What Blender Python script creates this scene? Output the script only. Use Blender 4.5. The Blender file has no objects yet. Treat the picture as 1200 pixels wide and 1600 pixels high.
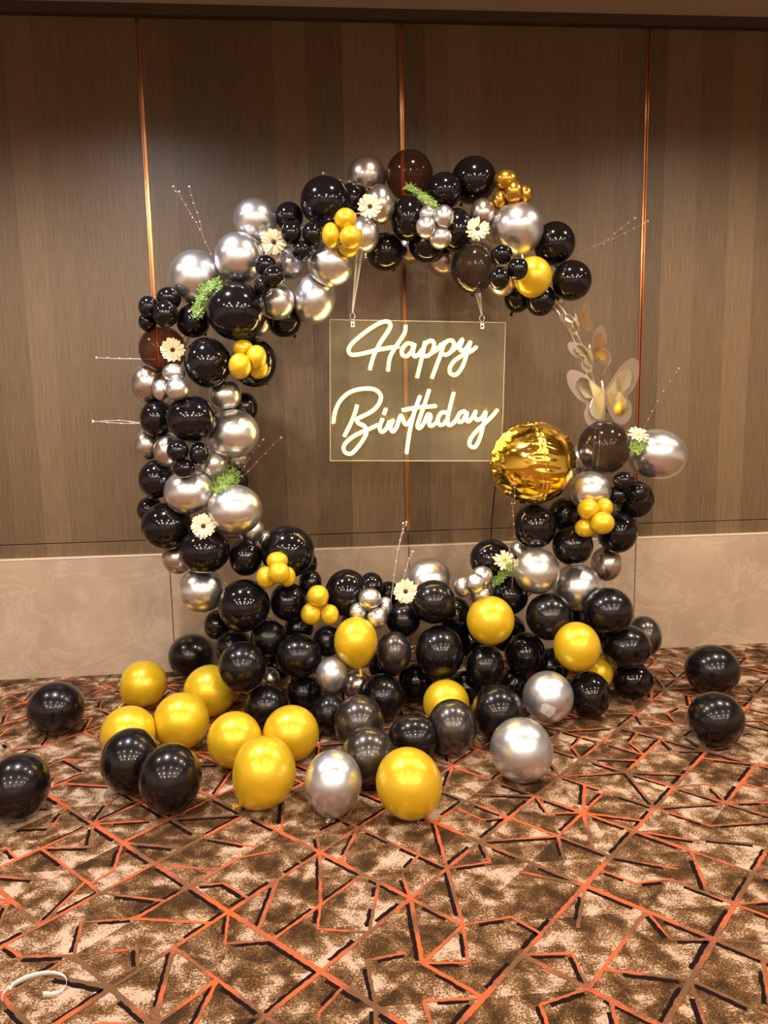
import bpy, math, random
import numpy as np
from mathutils import Vector, Matrix

random.seed(7)
rng = np.random.default_rng(7)
scene = bpy.context.scene
COL = scene.collection

# ------------------------------------------------------------------ camera
FPX = 1200.0
PITCH, ROLL, YAW = math.radians(8.4), math.radians(-1.12), math.radians(4.8)
CAM_H, CAM_D = 1.45, 4.12
_F = np.array([math.sin(YAW)*math.cos(PITCH), math.cos(YAW)*math.cos(PITCH), -math.sin(PITCH)])
_R0 = np.array([math.cos(YAW), -math.sin(YAW), 0.0])
_U0 = np.cross(_R0, _F)
_c, _s = math.cos(ROLL), math.sin(ROLL)
_R = _c*_R0 + _s*_U0
_U = -_s*_R0 + _c*_U0
CAM = np.array([0.0, -CAM_D, CAM_H])
cd = bpy.data.cameras.new('camera'); cd.sensor_fit = 'VERTICAL'; cd.sensor_height = 36.0
cd.lens = FPX/1600.0*36.0; cd.clip_start = 0.05; cd.clip_end = 60
cam = bpy.data.objects.new('camera', cd); COL.objects.link(cam)
m = Matrix.Identity(4)
for i in range(3):
    m[i][0] = _R[i]; m[i][1] = _U[i]; m[i][2] = -_F[i]; m[i][3] = CAM[i]
cam.matrix_world = m
scene.camera = cam

# ------------------------------------------------------------------ world, lights, exposure
w = bpy.data.worlds.new('world'); scene.world = w; w.use_nodes = True
w.node_tree.nodes['Background'].inputs[0].default_value = (0.05, 0.04, 0.03, 1)
w.node_tree.nodes['Background'].inputs[1].default_value = 0.3
vs = scene.view_settings
vs.view_transform = 'Standard'; vs.look = 'None'; vs.gamma = 1.0; vs.exposure = 0.15
vs.use_curve_mapping = False
CEIL = 3.35
WARM = (1.0, 0.85, 0.66); COOL = (0.90, 0.91, 1.0); NEUT = (1.0, 0.87, 0.70)
# (x, y, colour, watts, half angle deg, blend)
LAMPS = [(-0.95, -1.3, COOL, 300, 71, 1.0), (2.25, -1.3, NEUT, 235, 71, 1.0), (0.65, -1.3, NEUT, 100, 71, 1.0), (-2.55, -1.3, NEUT, 150, 71, 1.0), (3.85, -1.3, NEUT, 160, 71, 1.0)]  # outermost two are unseen, added to light the ends of the wall
for yy in (-3.6, -5.4, -7.4):
    for xx in (-3.2, -1.5, 0.35, 2.1, 3.8):
        LAMPS.append((xx, yy, WARM if yy < -4 else NEUT, 50 if yy > -4 else 112, 86, 0.3))
for i, (lx, ly, lc, wt, ha, bl) in enumerate(LAMPS):
    ld = bpy.data.lights.new('downlight_beam', 'SPOT'); ld.energy = wt; ld.color = lc
    ld.spot_size = math.radians(2*ha); ld.spot_blend = bl; ld.shadow_soft_size = 0.05
    lo = bpy.data.objects.new('downlight_beam', ld); COL.objects.link(lo)
    lo.location = (lx, ly, CEIL-0.07)

# ------------------------------------------------------------------ pixel <-> world helpers
def ray(x, y): return _F + _R*((x-600)/FPX) - _U*((y-800)/FPX)
def on_y(x, y, Y):
    d = ray(x, y); return CAM + d*((Y-CAM[1])/d[1])
def on_z(x, y, Z):
    d = ray(x, y); return CAM + d*((Z-CAM[2])/d[2])

# ------------------------------------------------------------------ material helpers
def mat(name):
    mt = bpy.data.materials.new(name); mt.use_nodes = True
    nt = mt.node_tree; b = nt.nodes['Principled BSDF']
    return mt, nt, b
def simple(name, col, rough=0.5, metal=0.0, coat=0.0, coat_r=0.05, spec=0.5, emit=None, estr=0.0):
    mt, nt, b = mat(name)
    b.inputs['Base Color'].default_value = (*col, 1); b.inputs['Roughness'].default_value = rough
    b.inputs['Metallic'].default_value = metal; b.inputs['Coat Weight'].default_value = coat
    b.inputs['Coat Roughness'].default_value = coat_r; b.inputs['Specular IOR Level'].default_value = spec
    if emit:
        b.inputs['Emission Color'].default_value = (*emit, 1); b.inputs['Emission Strength'].default_value = estr
    return mt
class NT:
    def __init__(s, nt): s.nt = nt
    def n(s, typ, **kw):
        nd = s.nt.nodes.new(typ)
        for k, v in kw.items():
            if k.startswith('i_'):
                nd.inputs[int(k[2:])].default_value = v
            else: setattr(nd, k, v)
        return nd
    def l(s, a, b): s.nt.links.new(a, b)
    def math(s, op, a, b=None, c=None):
        nd = s.nt.nodes.new('ShaderNodeMath'); nd.operation = op
        for i, v in enumerate((a, b, c)):
            if v is None: continue
            if isinstance(v, (int, float)): nd.inputs[i].default_value = v
            else: s.l(v, nd.inputs[i])
        return nd.outputs[0]
    def noise(s, vec, scale, detail=3, rough=0.55, dist=0.0):
        nd = s.n('ShaderNodeTexNoise'); nd.inputs['Scale'].default_value = scale
        nd.inputs['Detail'].default_value = detail; nd.inputs['Roughness'].default_value = rough
        nd.inputs['Distortion'].default_value = dist
        s.l(vec, nd.inputs['Vector']); return nd.outputs[0]
    def ramp(s, fac, stops, interp='LINEAR'):
        nd = s.n('ShaderNodeValToRGB'); cr = nd.color_ramp; cr.interpolation = interp
        while len(cr.elements) < len(stops): cr.elements.new(0.5)
        for e, (p, c) in zip(cr.elements, stops): e.position = p; e.color = (*c, 1)
        s.l(fac, nd.inputs[0]); return nd.outputs[0]
    def mapping(s, vec, scale=(1, 1, 1), rot=(0, 0, 0)):
        nd = s.n('ShaderNodeMapping'); nd.inputs['Scale'].default_value = scale
        nd.inputs['Rotation'].default_value = rot; s.l(vec, nd.inputs[0]); return nd.outputs[0]
    def mix(s, fac, a, b, typ='MIX'):
        nd = s.n('ShaderNodeMix', data_type='RGBA', blend_type=typ)
        for sock, v in ((nd.inputs[0], fac), (nd.inputs[6], a), (nd.inputs[7], b)):
            if isinstance(v, (int, float)): sock.default_value = v
            elif isinstance(v, tuple): sock.default_value = (*v, 1)
            else: s.l(v, sock)
        return nd.outputs[2]
    def pos(s): return s.n('ShaderNodeNewGeometry').outputs['Position']
    def bump(s, h, strength, dist=0.002):
        nd = s.n('ShaderNodeBump'); nd.inputs['Strength'].default_value = strength
        nd.inputs['Distance'].default_value = dist; s.l(h, nd.inputs['Height']); return nd.outputs[0]

M = {}
# --- latex
M['K'] = simple('black_latex', (0.005, 0.004, 0.005), 0.11, 0.0, 0.0, 0.06, 0.5)
M['P'] = simple('pearl_black_latex', (0.011, 0.009, 0.010), 0.25, 0.6, 0.45, 0.04)
M['C'] = simple('pearl_charcoal_latex', (0.070, 0.058, 0.056), 0.28, 0.80, 0.7, 0.04)
M['S'] = simple('chrome_silver_latex', (0.78, 0.765, 0.78), 0.28, 0.95, 0.35, 0.08)
M['V'] = simple('matt_silver_latex', (0.62, 0.63, 0.68), 0.33, 0.9, 0.5, 0.05)
M['G'] = simple('pearl_gold_latex', (0.70, 0.45, 0.014), 0.33, 0.35, 0.45, 0.06)
M['B'] = simple('chrome_gold_latex', (0.62, 0.34, 0.05), 0.25, 0.9, 0.3, 0.08)
M['W'] = simple('warm_silver_latex', (0.55, 0.485, 0.45), 0.27, 0.95, 0.35, 0.08)
def smoke(name, col, fac):
    mt, nt, b = mat(name); N = NT(nt)
    b.inputs['Base Color'].default_value = (0.012, 0.009, 0.008, 1); b.inputs['Roughness'].default_value = 0.12
    b.inputs['Coat Weight'].default_value = 0.6; b.inputs['Coat Roughness'].default_value = 0.05
    tr = N.n('ShaderNodeBsdfTransparent'); tr.inputs[0].default_value = (*col, 1)
    lw = N.n('ShaderNodeLayerWeight'); lw.inputs[0].default_value = 0.35
    f = N.math('MULTIPLY', N.math('SUBTRACT', 1.0, lw.outputs['Facing']), fac)
    mx = N.n('ShaderNodeMixShader'); N.l(f, mx.inputs[0]); N.l(b.outputs[0], mx.inputs[1]); N.l(tr.outputs[0], mx.inputs[2])
    N.l(mx.outputs[0], nt.nodes['Material Output'].inputs[0])
    return mt
M['T'] = smoke('smoky_brown_latex', (0.78, 0.52, 0.38), 0.80)
M['D'] = smoke('smoky_grey_latex', (0.72, 0.66, 0.60), 0.78)
# --- foil
M['foil'] = simple('gold_foil', (1.0, 0.66, 0.10), 0.12, 1.0)
M['copper'] = simple('copper_strip', (0.50, 0.21, 0.09), 0.20, 1.0)
M['rod'] = simple('champagne_metal', (0.78, 0.66, 0.50), 0.25, 1.0)
M['steel'] = simple('bright_steel', (0.7, 0.68, 0.62), 0.25, 1.0)
M['strap'] = simple('white_ribbon', (0.75, 0.68, 0.58), 0.6)
M['cable'] = simple('black_cable', (0.01, 0.01, 0.01), 0.5)
M['petal'] = simple('cream_petal', (0.80, 0.66, 0.42), 0.6)
M['disc'] = simple('dark_flower_centre', (0.06, 0.018, 0.006), 0.8)
M['ydisc'] = simple('yellow_flower_centre', (0.62, 0.36, 0.03), 0.7)
M['stem'] = simple('green_stem', (0.08, 0.16, 0.03), 0.6)
M['fern'] = simple('fern_green', (0.24, 0.36, 0.07), 0.55)
M['twig'] = simple('brown_twig', (0.20, 0.10, 0.075), 0.6)
M['ptwig'] = simple('pale_twig', (0.55, 0.45, 0.42), 0.5)
M['bud'] = simple('pale_bud', (0.72, 0.55, 0.50), 0.45)
M['bbud'] = simple('pinkish_bud', (0.48, 0.31, 0.27), 0.45)
M['curl'] = simple('pearly_ribbon', (0.62, 0.58, 0.57), 0.3)
M['tape'] = simple('clear_tape', (0.50, 0.47, 0.46), 0.6)
M['neon'] = simple('neon_core', (1, 0.9, 0.6), 0.4, emit=(1.0, 0.70, 0.20), estr=36.0)
M['halo'] = simple('neon_halo', (0.9, 0.8, 0.5), 0.4, emit=(1.0, 0.72, 0.16), estr=0.85)  # dim yellow emission standing in for the glow around the core
M['wingm'] = simple('champagne_mirror', (0.90, 0.82, 0.58), 0.16, 1.0)
def clear(name, tint, haze, edge):
    mt, nt, b = mat(name); N = NT(nt)
    b.inputs['Base Color'].default_value = (*edge, 1); b.inputs['Roughness'].default_value = 0.08
    tr = N.n('ShaderNodeBsdfTransparent'); tr.inputs[0].default_value = (*tint, 1)
    lw = N.n('ShaderNodeLayerWeight'); lw.inputs[0].default_value = 0.25
    f = N.math('ADD', N.math('MULTIPLY', lw.outputs['Facing'], 0.55), haze)
    mx = N.n('ShaderNodeMixShader'); N.l(f, mx.inputs[0]); N.l(tr.outputs[0], mx.inputs[1]); N.l(b.outputs[0], mx.inputs[2])
    N.l(mx.outputs[0], nt.nodes['Material Output'].inputs[0]); return mt
M['acrylic'] = clear('clear_acrylic', (0.97, 0.97, 0.93), 0.05, (0.75, 0.70, 0.5))
M['wingc'] = clear('clear_wing_film', (0.90, 0.86, 0.83), 0.16, (0.66, 0.55, 0.50))
# --- wood veneer
def wood(name):
    mt, nt, b = mat(name); N = NT(nt); P = N.pos()
    oi = N.n('ShaderNodeObjectInfo').outputs['Random']
    grain = N.noise(N.mapping(P, (190, 190, 5.5)), 1.0, 4, 0.6)
    fine = N.noise(N.mapping(P, (600, 600, 30)), 1.0, 2, 0.5)
    band = N.n('ShaderNodeTexWhiteNoise', noise_dimensions='1D')
    sx = N.n('ShaderNodeSeparateXYZ'); N.l(P, sx.inputs[0])
    warp = N.math('ADD', sx.outputs[0], N.math('MULTIPLY', N.noise(N.mapping(P, (2, 2, 0.02)), 1.0, 1), 0.35))
    N.l(N.math('FLOOR', N.math('MULTIPLY', warp, 6.3)), band.inputs['W'])
    v = N.math('ADD', N.math('MULTIPLY', grain, 0.62), N.math('MULTIPLY', fine, 0.22))
    v = N.math('ADD', v, N.math('SUBTRACT', N.math('MULTIPLY', band.outputs[0], 0.24), 0.05))
    col = N.ramp(v, [(0.24, (0.056, 0.034, 0.017)), (0.50, (0.126, 0.078, 0.041)), (0.78, (0.20, 0.130, 0.070))])
    N.l(col, b.inputs['Base Color']); b.inputs['Roughness'].default_value = 0.42
    b.inputs['Specular IOR Level'].default_value = 0.35
    N.l(N.bump(grain, 0.25, 0.001), b.inputs['Normal'])
    return mt
M['wood'] = wood('walnut_veneer')
M['gap_shade'] = simple('painted_gap_shade', (0.05, 0.028, 0.016), 0.5)  # dark colour standing in for shade in the gap below the ceiling
def stone(name):
    mt, nt, b = mat(name); N = NT(nt); P = N.pos()
    big = N.noise(P, 2.2, 5, 0.6, 0.6)
    vein = N.noise(N.mapping(P, (1, 1, 1.5), (0, 0.7, 0)), 2.6, 6, 0.62, 1.4)
    v = N.math('ABSOLUTE', N.math('SUBTRACT', vein, 0.5))
    vm = N.ramp(v, [(0.0, (1, 1, 1)), (0.012, (0.35, 0.35, 0.35)), (0.05, (0, 0, 0))])
    base = N.ramp(big, [(0.3, (0.35, 0.25, 0.175)), (0.7, (0.45, 0.34, 0.25))])
    col = N.mix(N.math('MULTIPLY', vm, 0.45), base, (0.56, 0.44, 0.34))
    N.l(col, b.inputs['Base Color']); b.inputs['Roughness'].default_value = 0.32
    return mt
M['stone'] = stone('beige_marble')
M['stone_edge'] = simple('polished_stone_edge', (0.66, 0.53, 0.40), 0.25)
M['joint'] = simple('dark_joint', (0.06, 0.04, 0.028), 0.8)
M['ceil'] = simple('beige_ceiling_paint', (0.40, 0.32, 0.25), 0.8)
M['room'] = simple('beige_wallcover', (0.56, 0.51, 0.46), 0.7)
M['fixture'] = simple('white_lamp_trim', (0.8, 0.78, 0.74), 0.4)
M['lens'] = simple('lamp_lens', (1, 1, 1), 0.4, emit=(1.0, 0.86, 0.68), estr=12.0)
# --- carpet
UV0 = (2.30, -2.37); CELL = 0.2625      # lattice of the woven lines, x-y and x+y
def carpet():
    mt, nt, b = mat('mottled_carpet'); N = NT(nt); P = N.pos()
    lat = N.noise(N.mapping(P, (1, 1, 1), (0, 0, math.radians(45))), 14.0, 2, 0.5, 0.5)
    mid = N.noise(P, 26, 3, 0.6)
    grit = N.noise(P, 170, 2, 0.75)
    v = N.math('ADD', N.math('ADD', N.math('MULTIPLY', lat, 1.05), 0.0), N.math('MULTIPLY', mid, 0.30))
    # angular facets between the woven lines
    sp_ = N.n('ShaderNodeSeparateXYZ'); N.l(P, sp_.inputs[0])
    u_ = N.math('DIVIDE', N.math('SUBTRACT', N.math('SUBTRACT', sp_.outputs[0], sp_.outputs[1]), UV0[0]), CELL)
    v_ = N.math('DIVIDE', N.math('SUBTRACT', N.math('ADD', sp_.outputs[0], sp_.outputs[1]), UV0[1]), CELL)
    fu, fv = N.math('FRACT', u_), N.math('FRACT', v_)
    cb = N.n('ShaderNodeCombineXYZ'); N.l(N.math('FLOOR', u_), cb.inputs[0]); N.l(N.math('FLOOR', v_), cb.inputs[1])
    N.l(N.math('GREATER_THAN', fu, fv), cb.inputs[2])
    wn = N.n('ShaderNodeTexWhiteNoise', noise_dimensions='3D'); N.l(cb.outputs[0], wn.inputs[0])
    sr = N.n('ShaderNodeSeparateColor'); N.l(wn.outputs[1], sr.inputs[0])
    grad = N.math('MULTIPLY', N.math('SUBTRACT', fu, 0.5), N.math('MULTIPLY', N.math('SUBTRACT', sr.outputs[1], 0.4), 0.45))
    v = N.math('ADD', v, N.math('ADD', grad, N.math('MULTIPLY', N.math('SUBTRACT', sr.outputs[0], 0.52), 0.20)))
    v = N.math('ADD', v, N.math('MULTIPLY', N.math('SUBTRACT', grit, 0.5), 0.95))
    col = N.ramp(v, [(0.42, (0.036, 0.018, 0.008)), (0.56, (0.070, 0.033, 0.013)), (0.66, (0.135, 0.067, 0.027)), (0.76, (0.205, 0.112, 0.052)), (0.80, (0.40, 0.275, 0.195)), (0.95, (0.48, 0.345, 0.255))])
    N.l(col, b.inputs['Base Color']); b.inputs['Roughness'].default_value = 0.95
    b.inputs['Specular IOR Level'].default_value = 0.1
    N.l(N.bump(grit, 0.6, 0.004), b.inputs['Normal'])
    return mt
M['carpet'] = carpet()
def yarn():
    mt, nt, b = mat('orange_yarn'); N = NT(nt); P = N.pos()
    fade = N.noise(P, 5.0, 2, 0.5); grit = N.noise(P, 260, 2, 0.7)
    f = N.math('ADD', fade, N.math('MULTIPLY', N.math('SUBTRACT', grit, 0.5), 0.35))
    col = N.ramp(f, [(0.41, (0.14, 0.070, 0.034)), (0.47, (0.24, 0.085, 0.042)), (0.52, (0.46, 0.10, 0.045)), (0.66, (0.58, 0.105, 0.028))])
    N.l(col, b.inputs['Base Color']); b.inputs['Roughness'].default_value = 0.95
    b.inputs['Specular IOR Level'].default_value = 0.1
    N.l(N.bump(grit, 0.6, 0.004), b.inputs['Normal']); return mt
M['yarn'] = yarn()
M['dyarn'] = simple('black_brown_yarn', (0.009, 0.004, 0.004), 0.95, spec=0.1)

# ------------------------------------------------------------------ mesh helpers
def mesh(name, V, Fc, mt=None, smooth=False):
    me = bpy.data.meshes.new(name)
    me.from_pydata([tuple(map(float, v)) for v in V], [], [tuple(map(int, f)) for f in Fc])
    if mt: me.materials.append(M[mt] if isinstance(mt, str) else mt)
    if smooth: me.polygons.foreach_set('use_smooth', [True]*len(me.polygons))
    me.update(); return me
def link(name, data, parent=None, loc=None):
    o = bpy.data.objects.new(name, data); COL.objects.link(o)
    if parent is not None: o.parent = parent
    if loc is not None: o.location = tuple(map(float, loc))
    return o
def tag(o, label, cat, group=None):
    o['label'] = label; o['category'] = cat
    if group: o['group'] = group
    return o
def struct(o): o['kind'] = 'structure'; return o
def empty(name, loc, label, cat, group=None):
    o = link(name, None, None, loc); o.empty_display_size = 0.05
    return tag(o, label, cat, group)
def box(x0, x1, y0, y1, z0, z1):
    V = [(x, y, z) for x in (x0, x1) for y in (y0, y1) for z in (z0, z1)]
    return V, [(0, 1, 3, 2), (4, 6, 7, 5), (0, 4, 5, 1), (2, 3, 7, 6), (0, 2, 6, 4), (1, 5, 7, 3)]
def bbox(name, b, mt, parent=None, bev=0.0):
    x0, x1, y0, y1, z0, z1 = b
    V, Fc = box(x0, x1, y0, y1, z0, z1)
    o = link(name, mesh(name, V, Fc, mt), parent)
    if bev:
        md = o.modifiers.new('bevel', 'BEVEL'); md.width = bev; md.segments = 2
    return o
def catmull(P, n=8, closed=False):
    P = [np.array(p, float) for p in P]; out = []
    k = len(P); rngk = k if closed else k-1
    for i in range(rngk):
        p1, p2 = P[i], P[(i+1) % k]
        p0 = P[i-1] if (closed or i > 0) else 2*p1-p2
        p3 = P[(i+2) % k] if (closed or i+2 < k) else 2*p2-p1
        for j in range(n):
            t = j/n
            out.append(0.5*((2*p1)+(-p0+p2)*t+(2*p0-5*p1+4*p2-p3)*t*t+(-p0+3*p1-3*p2+p3)*t**3))
    if not closed: out.append(P[-1])
    return out
def tube(P, r, seg=8, closed=False, cap=True, flat=None):
    """sweep a circle along a polyline. r scalar or list"""
    P = np.array(P, float); n = len(P); V = []; Fc = []
    rr = np.full(n, r) if np.isscalar(r) else np.array(r)
    prev = None
    for i in range(n):
        a = P[(i-1) % n] if (closed or i > 0) else P[i]
        b = P[(i+1) % n] if (closed or i < n-1) else P[i]
        T = b-a; T = T/(np.linalg.norm(T)+1e-12)
        if prev is None:
            h = np.array([0, 1, 0.]) if abs(T[1]) < 0.9 else np.array([1, 0, 0.])
            A = np.cross(T, h)
        else: A = prev - T*np.dot(prev, T)
        A /= np.linalg.norm(A)+1e-12; prev = A; B = np.cross(T, A)
        for k in range(seg):
            t = 2*math.pi*k/seg
            V.append(P[i]+rr[i]*(math.cos(t)*A+math.sin(t)*B))
    for i in range(n if closed else n-1):
        for k in range(seg):
            a = i*seg+k; b = i*seg+(k+1) % seg; j = (i+1) % n
            Fc.append((a, b, j*seg+(k+1) % seg, j*seg+k))
    if cap and not closed:
        Fc.append(tuple(range(seg-1, -1, -1))); Fc.append(tuple((n-1)*seg+k for k in range(seg)))
    return V, Fc
def join(parts):
    V = []; Fc = []
    for v, f in parts:
        o = len(V); V += list(v); Fc += [tuple(i+o for i in q) for q in f]
    return V, Fc
def ball(c, r, nu=8, nv=5):
    V = [np.array(c)+np.array([0, 0, r])]; Fc = []
    for j in range(1, nv):
        a = math.pi*j/nv
        for i in range(nu):
            t = 2*math.pi*i/nu
            V.append(np.array(c)+r*np.array([math.sin(a)*math.cos(t), math.sin(a)*math.sin(t), math.cos(a)]))
    V.append(np.array(c)-np.array([0, 0, r])); last = len(V)-1
    for i in range(nu):
        Fc.append((0, 1+i, 1+(i+1) % nu))
        for j in range(nv-2):
            a = 1+j*nu
            Fc.append((a+i, a+nu+i, a+nu+(i+1) % nu, a+(i+1) % nu))
        a = 1+(nv-2)*nu
        Fc.append((a+i, last, a+(i+1) % nu))
    return V, Fc

# ------------------------------------------------------------------ the setting
X0, X1, YB = -5.2, 6.2, -9.5
SEAMS = [-3.38, -2.095, -0.81, 0.4765, 1.758, 3.043, 4.328]
STONE_T = 0.655; RAIL = (0.655, 0.725)
floor = struct(bbox('floor', (X0, X1, YB, 0.1, -0.06, 0.0), 'carpet'))
wall = struct(bbox('wall_back', (X0, X1, 0.03, 0.13, 0, CEIL), 'joint'))
edges = [X0]+SEAMS+[X1]
for a, b in zip(edges[:-1], edges[1:]):
    bbox('wood_panel', (a+0.009, b-0.009, 0.0, 0.03, RAIL[1]+0.004, 3.30), 'wood', wall, 0.0015)
    bbox('rail_board', (a+0.001, b-0.001, -0.004, 0.03, RAIL[0], RAIL[1]), 'wood', wall, 0.002)
    so = bbox('stone_panel', (a+0.002, b-0.002, -0.022, 0.03, 0.0, STONE_T-0.008), 'stone', wall, 0.0015)
    bbox('stone_ledge', (a+0.0005, b-0.0005, -0.024, 0.03, STONE_T-0.008, STONE_T), 'stone_edge', wall)
for s in SEAMS:
    V1 = [(s-0.009, -0.001, 0), (s-0.009, 0.012, 0), (s-0.004, 0.012, 0), (s, 0.005, 0), (s+0.004, 0.012, 0), (s+0.009, 0.012, 0), (s+0.009, -0.001, 0), (s+0.0065, -0.001, 0), (s, 0.0, 0), (s-0.0065, -0.001, 0)]
    prof = [(s-0.0095, 0.028), (s-0.0095, -0.003), (s-0.0055, -0.003), (s-0.0035, 0.006), (s+0.0035, 0.006), (s+0.0055, -0.003), (s+0.0095, -0.003), (s+0.0095, 0.028)]
    n = len(prof); z0, z1 = RAIL[1]+0.003, 3.30
    V = [(x, y, z0) for x, y in prof]+[(x, y, z1) for x, y in prof]
    Fc = [(i, (i+1) % n, n+(i+1) % n, n+i) for i in range(n)]+[tuple(range(n))[::-1], tuple(range(n, 2*n))]
    link('copper_strip', mesh('copper_strip', V, Fc, 'copper'), wall)
struct(bbox('shadow_gap_strip', (X0, X1, -0.035, 0.03, 3.302, CEIL), 'gap_shade'))  # solid dark strip in place of the shaded recess under the ceiling
ceil = struct(bbox('ceiling', (X0, X1, YB, 0.13, CEIL+0.001, CEIL+0.1), 'ceil'))
struct(bbox('wall_left', (X0-0.1, X0, YB, 0.1, 0, CEIL), 'room'))
struct(bbox('wall_right', (X1, X1+0.1, YB, 0.1, 0, CEIL), 'room'))
struct(bbox('wall_rear', (X0, X1, YB-0.1, YB, 0, CEIL), 'room'))

# woven line network of the carpet
def strip(a, b, wd, z, jag=0.0016, taper=1.0):
    a = np.array(a); b = np.array(b); L = np.linalg.norm(b-a)
    if L < 1e-4: return [], []
    T = (b-a)/L; Nn = np.array([-T[1], T[0]]); k = max(2, int(L/0.012))
    V = []; Fc = []
    for i in range(k+1):
        p = a+(b-a)*i/k
        e1 = wd/2+random.uniform(-jag, jag); e2 = wd/2+random.uniform(-jag, jag)
        V.append((*(p+Nn*e1), z)); V.append((*(p-Nn*e2), z))
    for i in range(k): Fc.append((2*i, 2*i+1, 2*i+3, 2*i+2))
    return V, Fc
def uv2xy(u, v):
    uu = UV0[0]+u*CELL; vv = UV0[1]+v*CELL
    return np.array([(uu+vv)/2, (vv-uu)/2])
lines = []; shades = []
def inside(p): return -3.4 < p[0] < 4.2 and -4.0 < p[1] < -0.03
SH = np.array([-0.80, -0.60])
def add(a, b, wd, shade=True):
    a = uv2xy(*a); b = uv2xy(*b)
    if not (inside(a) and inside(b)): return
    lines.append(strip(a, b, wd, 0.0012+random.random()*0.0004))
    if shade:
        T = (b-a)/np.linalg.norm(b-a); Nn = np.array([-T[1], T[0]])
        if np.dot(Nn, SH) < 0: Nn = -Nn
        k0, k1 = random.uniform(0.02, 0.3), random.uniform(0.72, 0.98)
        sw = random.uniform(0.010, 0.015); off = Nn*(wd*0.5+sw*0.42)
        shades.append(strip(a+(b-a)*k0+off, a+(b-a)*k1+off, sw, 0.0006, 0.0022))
for iu in range(-26, 30):
    for iv in range(-26, 30):
        if not inside(uv2xy(iu+.5, iv+.5)): continue
        mu, mv = iu % 2 == 0, iv % 2 == 0
        # lines of constant v run along u and the other way round; every second line is a main one
        if random.random() < (0.96 if mv else 0.5): add((iu, iv), (iu+1, iv), random.uniform(.012, .017) if mv else random.uniform(.010, .013), random.random() < 0.72)
        if random.random() < (0.96 if mu else 0.5): add((iu, iv), (iu, iv+1), random.uniform(.011, .015) if mu else random.uniform(.010, .013), random.random() < 0.72)
        cs = [(iu, iv), (iu+1, iv), (iu+1, iv+1), (iu, iv+1)]
        kind = random.random(); k = random.randrange(4)
        p = (iu+random.uniform(.35, .65), iv+random.uniform(.35, .65))
        e0, e1 = cs[(k+1) % 4], cs[(k+2) % 4]; t_ = random.uniform(.3, .7)
        em = (e0[0]+(e1[0]-e0[0])*t_, e0[1]+(e1[1]-e0[1])*t_)
        if kind < 0.30: add(cs[k], em, random.uniform(.009, .0125), random.random() < .8)
        elif kind < 0.54: add(cs[k], p, .009, random.random() < .8); add(p, em, .009, random.random() < .8)
        elif kind < 0.74: add(cs[k], p, .009, random.random() < .8); add(p, cs[(k+1) % 4], .008, random.random() < .8)
        elif kind < 0.90: add(cs[k], cs[(k+2) % 4], random.uniform(.009, .0125), True)
V, Fc = join(lines); o = link('carpet_lines', mesh('carpet_lines', V, Fc, 'yarn'), floor); o['kind'] = 'stuff'
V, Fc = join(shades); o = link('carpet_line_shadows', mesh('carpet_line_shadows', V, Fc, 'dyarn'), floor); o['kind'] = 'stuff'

# ceiling downlights (out of the frame, mirrored in the balloons; outer wall-row pair added for light)
ringm = None
for i, (lx, ly, lc, wt, ha, bl) in enumerate(LAMPS):
    lab = ('recessed cool white ceiling downlight close to the wood wall' if i == 0 else
           'recessed neutral white ceiling downlight in the partly added row close to the wood wall' if i < 5 else
           'recessed warm white ceiling downlight in the grid over the hall')
    if ringm is None:
        P = [(0.075*math.cos(t), 0.075*math.sin(t), -0.004) for t in np.linspace(0, 2*math.pi, 24, endpoint=False)]
        ringm = mesh('trim_ring', *tube(P, 0.009, 6, True), 'fixture', True)
        lensm = mesh('lens', [(0.068*math.cos(t), 0.068*math.sin(t), 0) for t in np.linspace(0, 2*math.pi, 24, endpoint=False)], [tuple(range(23, -1, -1))], 'lens')
    e = empty('downlight', (lx, ly, CEIL), lab, 'downlight', 'ceiling downlights')
    link('trim_ring', ringm, e); link('lens', lensm, e, (0, 0, -0.003))

# ------------------------------------------------------------------ ring stand
RING_Y = -0.5; RC = np.array([0.318, 1.245]); RR = 1.037
stand = empty('ring_stand', (RC[0], RING_Y, 0), 'round champagne metal ring stand showing bare beside the butterflies', 'stand')
for dr, dy in ((0.0, -0.004), (-0.020, 0.010)):
    P = [(math.cos(t)*(RR+dr), dy, RC[1]+math.sin(t)*(RR+dr)) for t in np.linspace(0, 2*math.pi, 128, endpoint=False)]
    link('ring_rod', mesh('ring_rod', *tube(P, 0.0055, 8, True), 'rod', True), stand)
for sx in (-0.22, 0.22):
    zt = RC[1]-math.sqrt(RR**2-sx**2)
    link('leg', mesh('leg', *tube([(sx, 0, zt), (sx, 0, 0.012)], 0.009, 8), 'rod', True), stand)
    link('foot', mesh('foot', *tube([(sx, -0.25, 0.010), (sx, 0.25, 0.010)], 0.010, 8), 'rod', True), stand)


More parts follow.
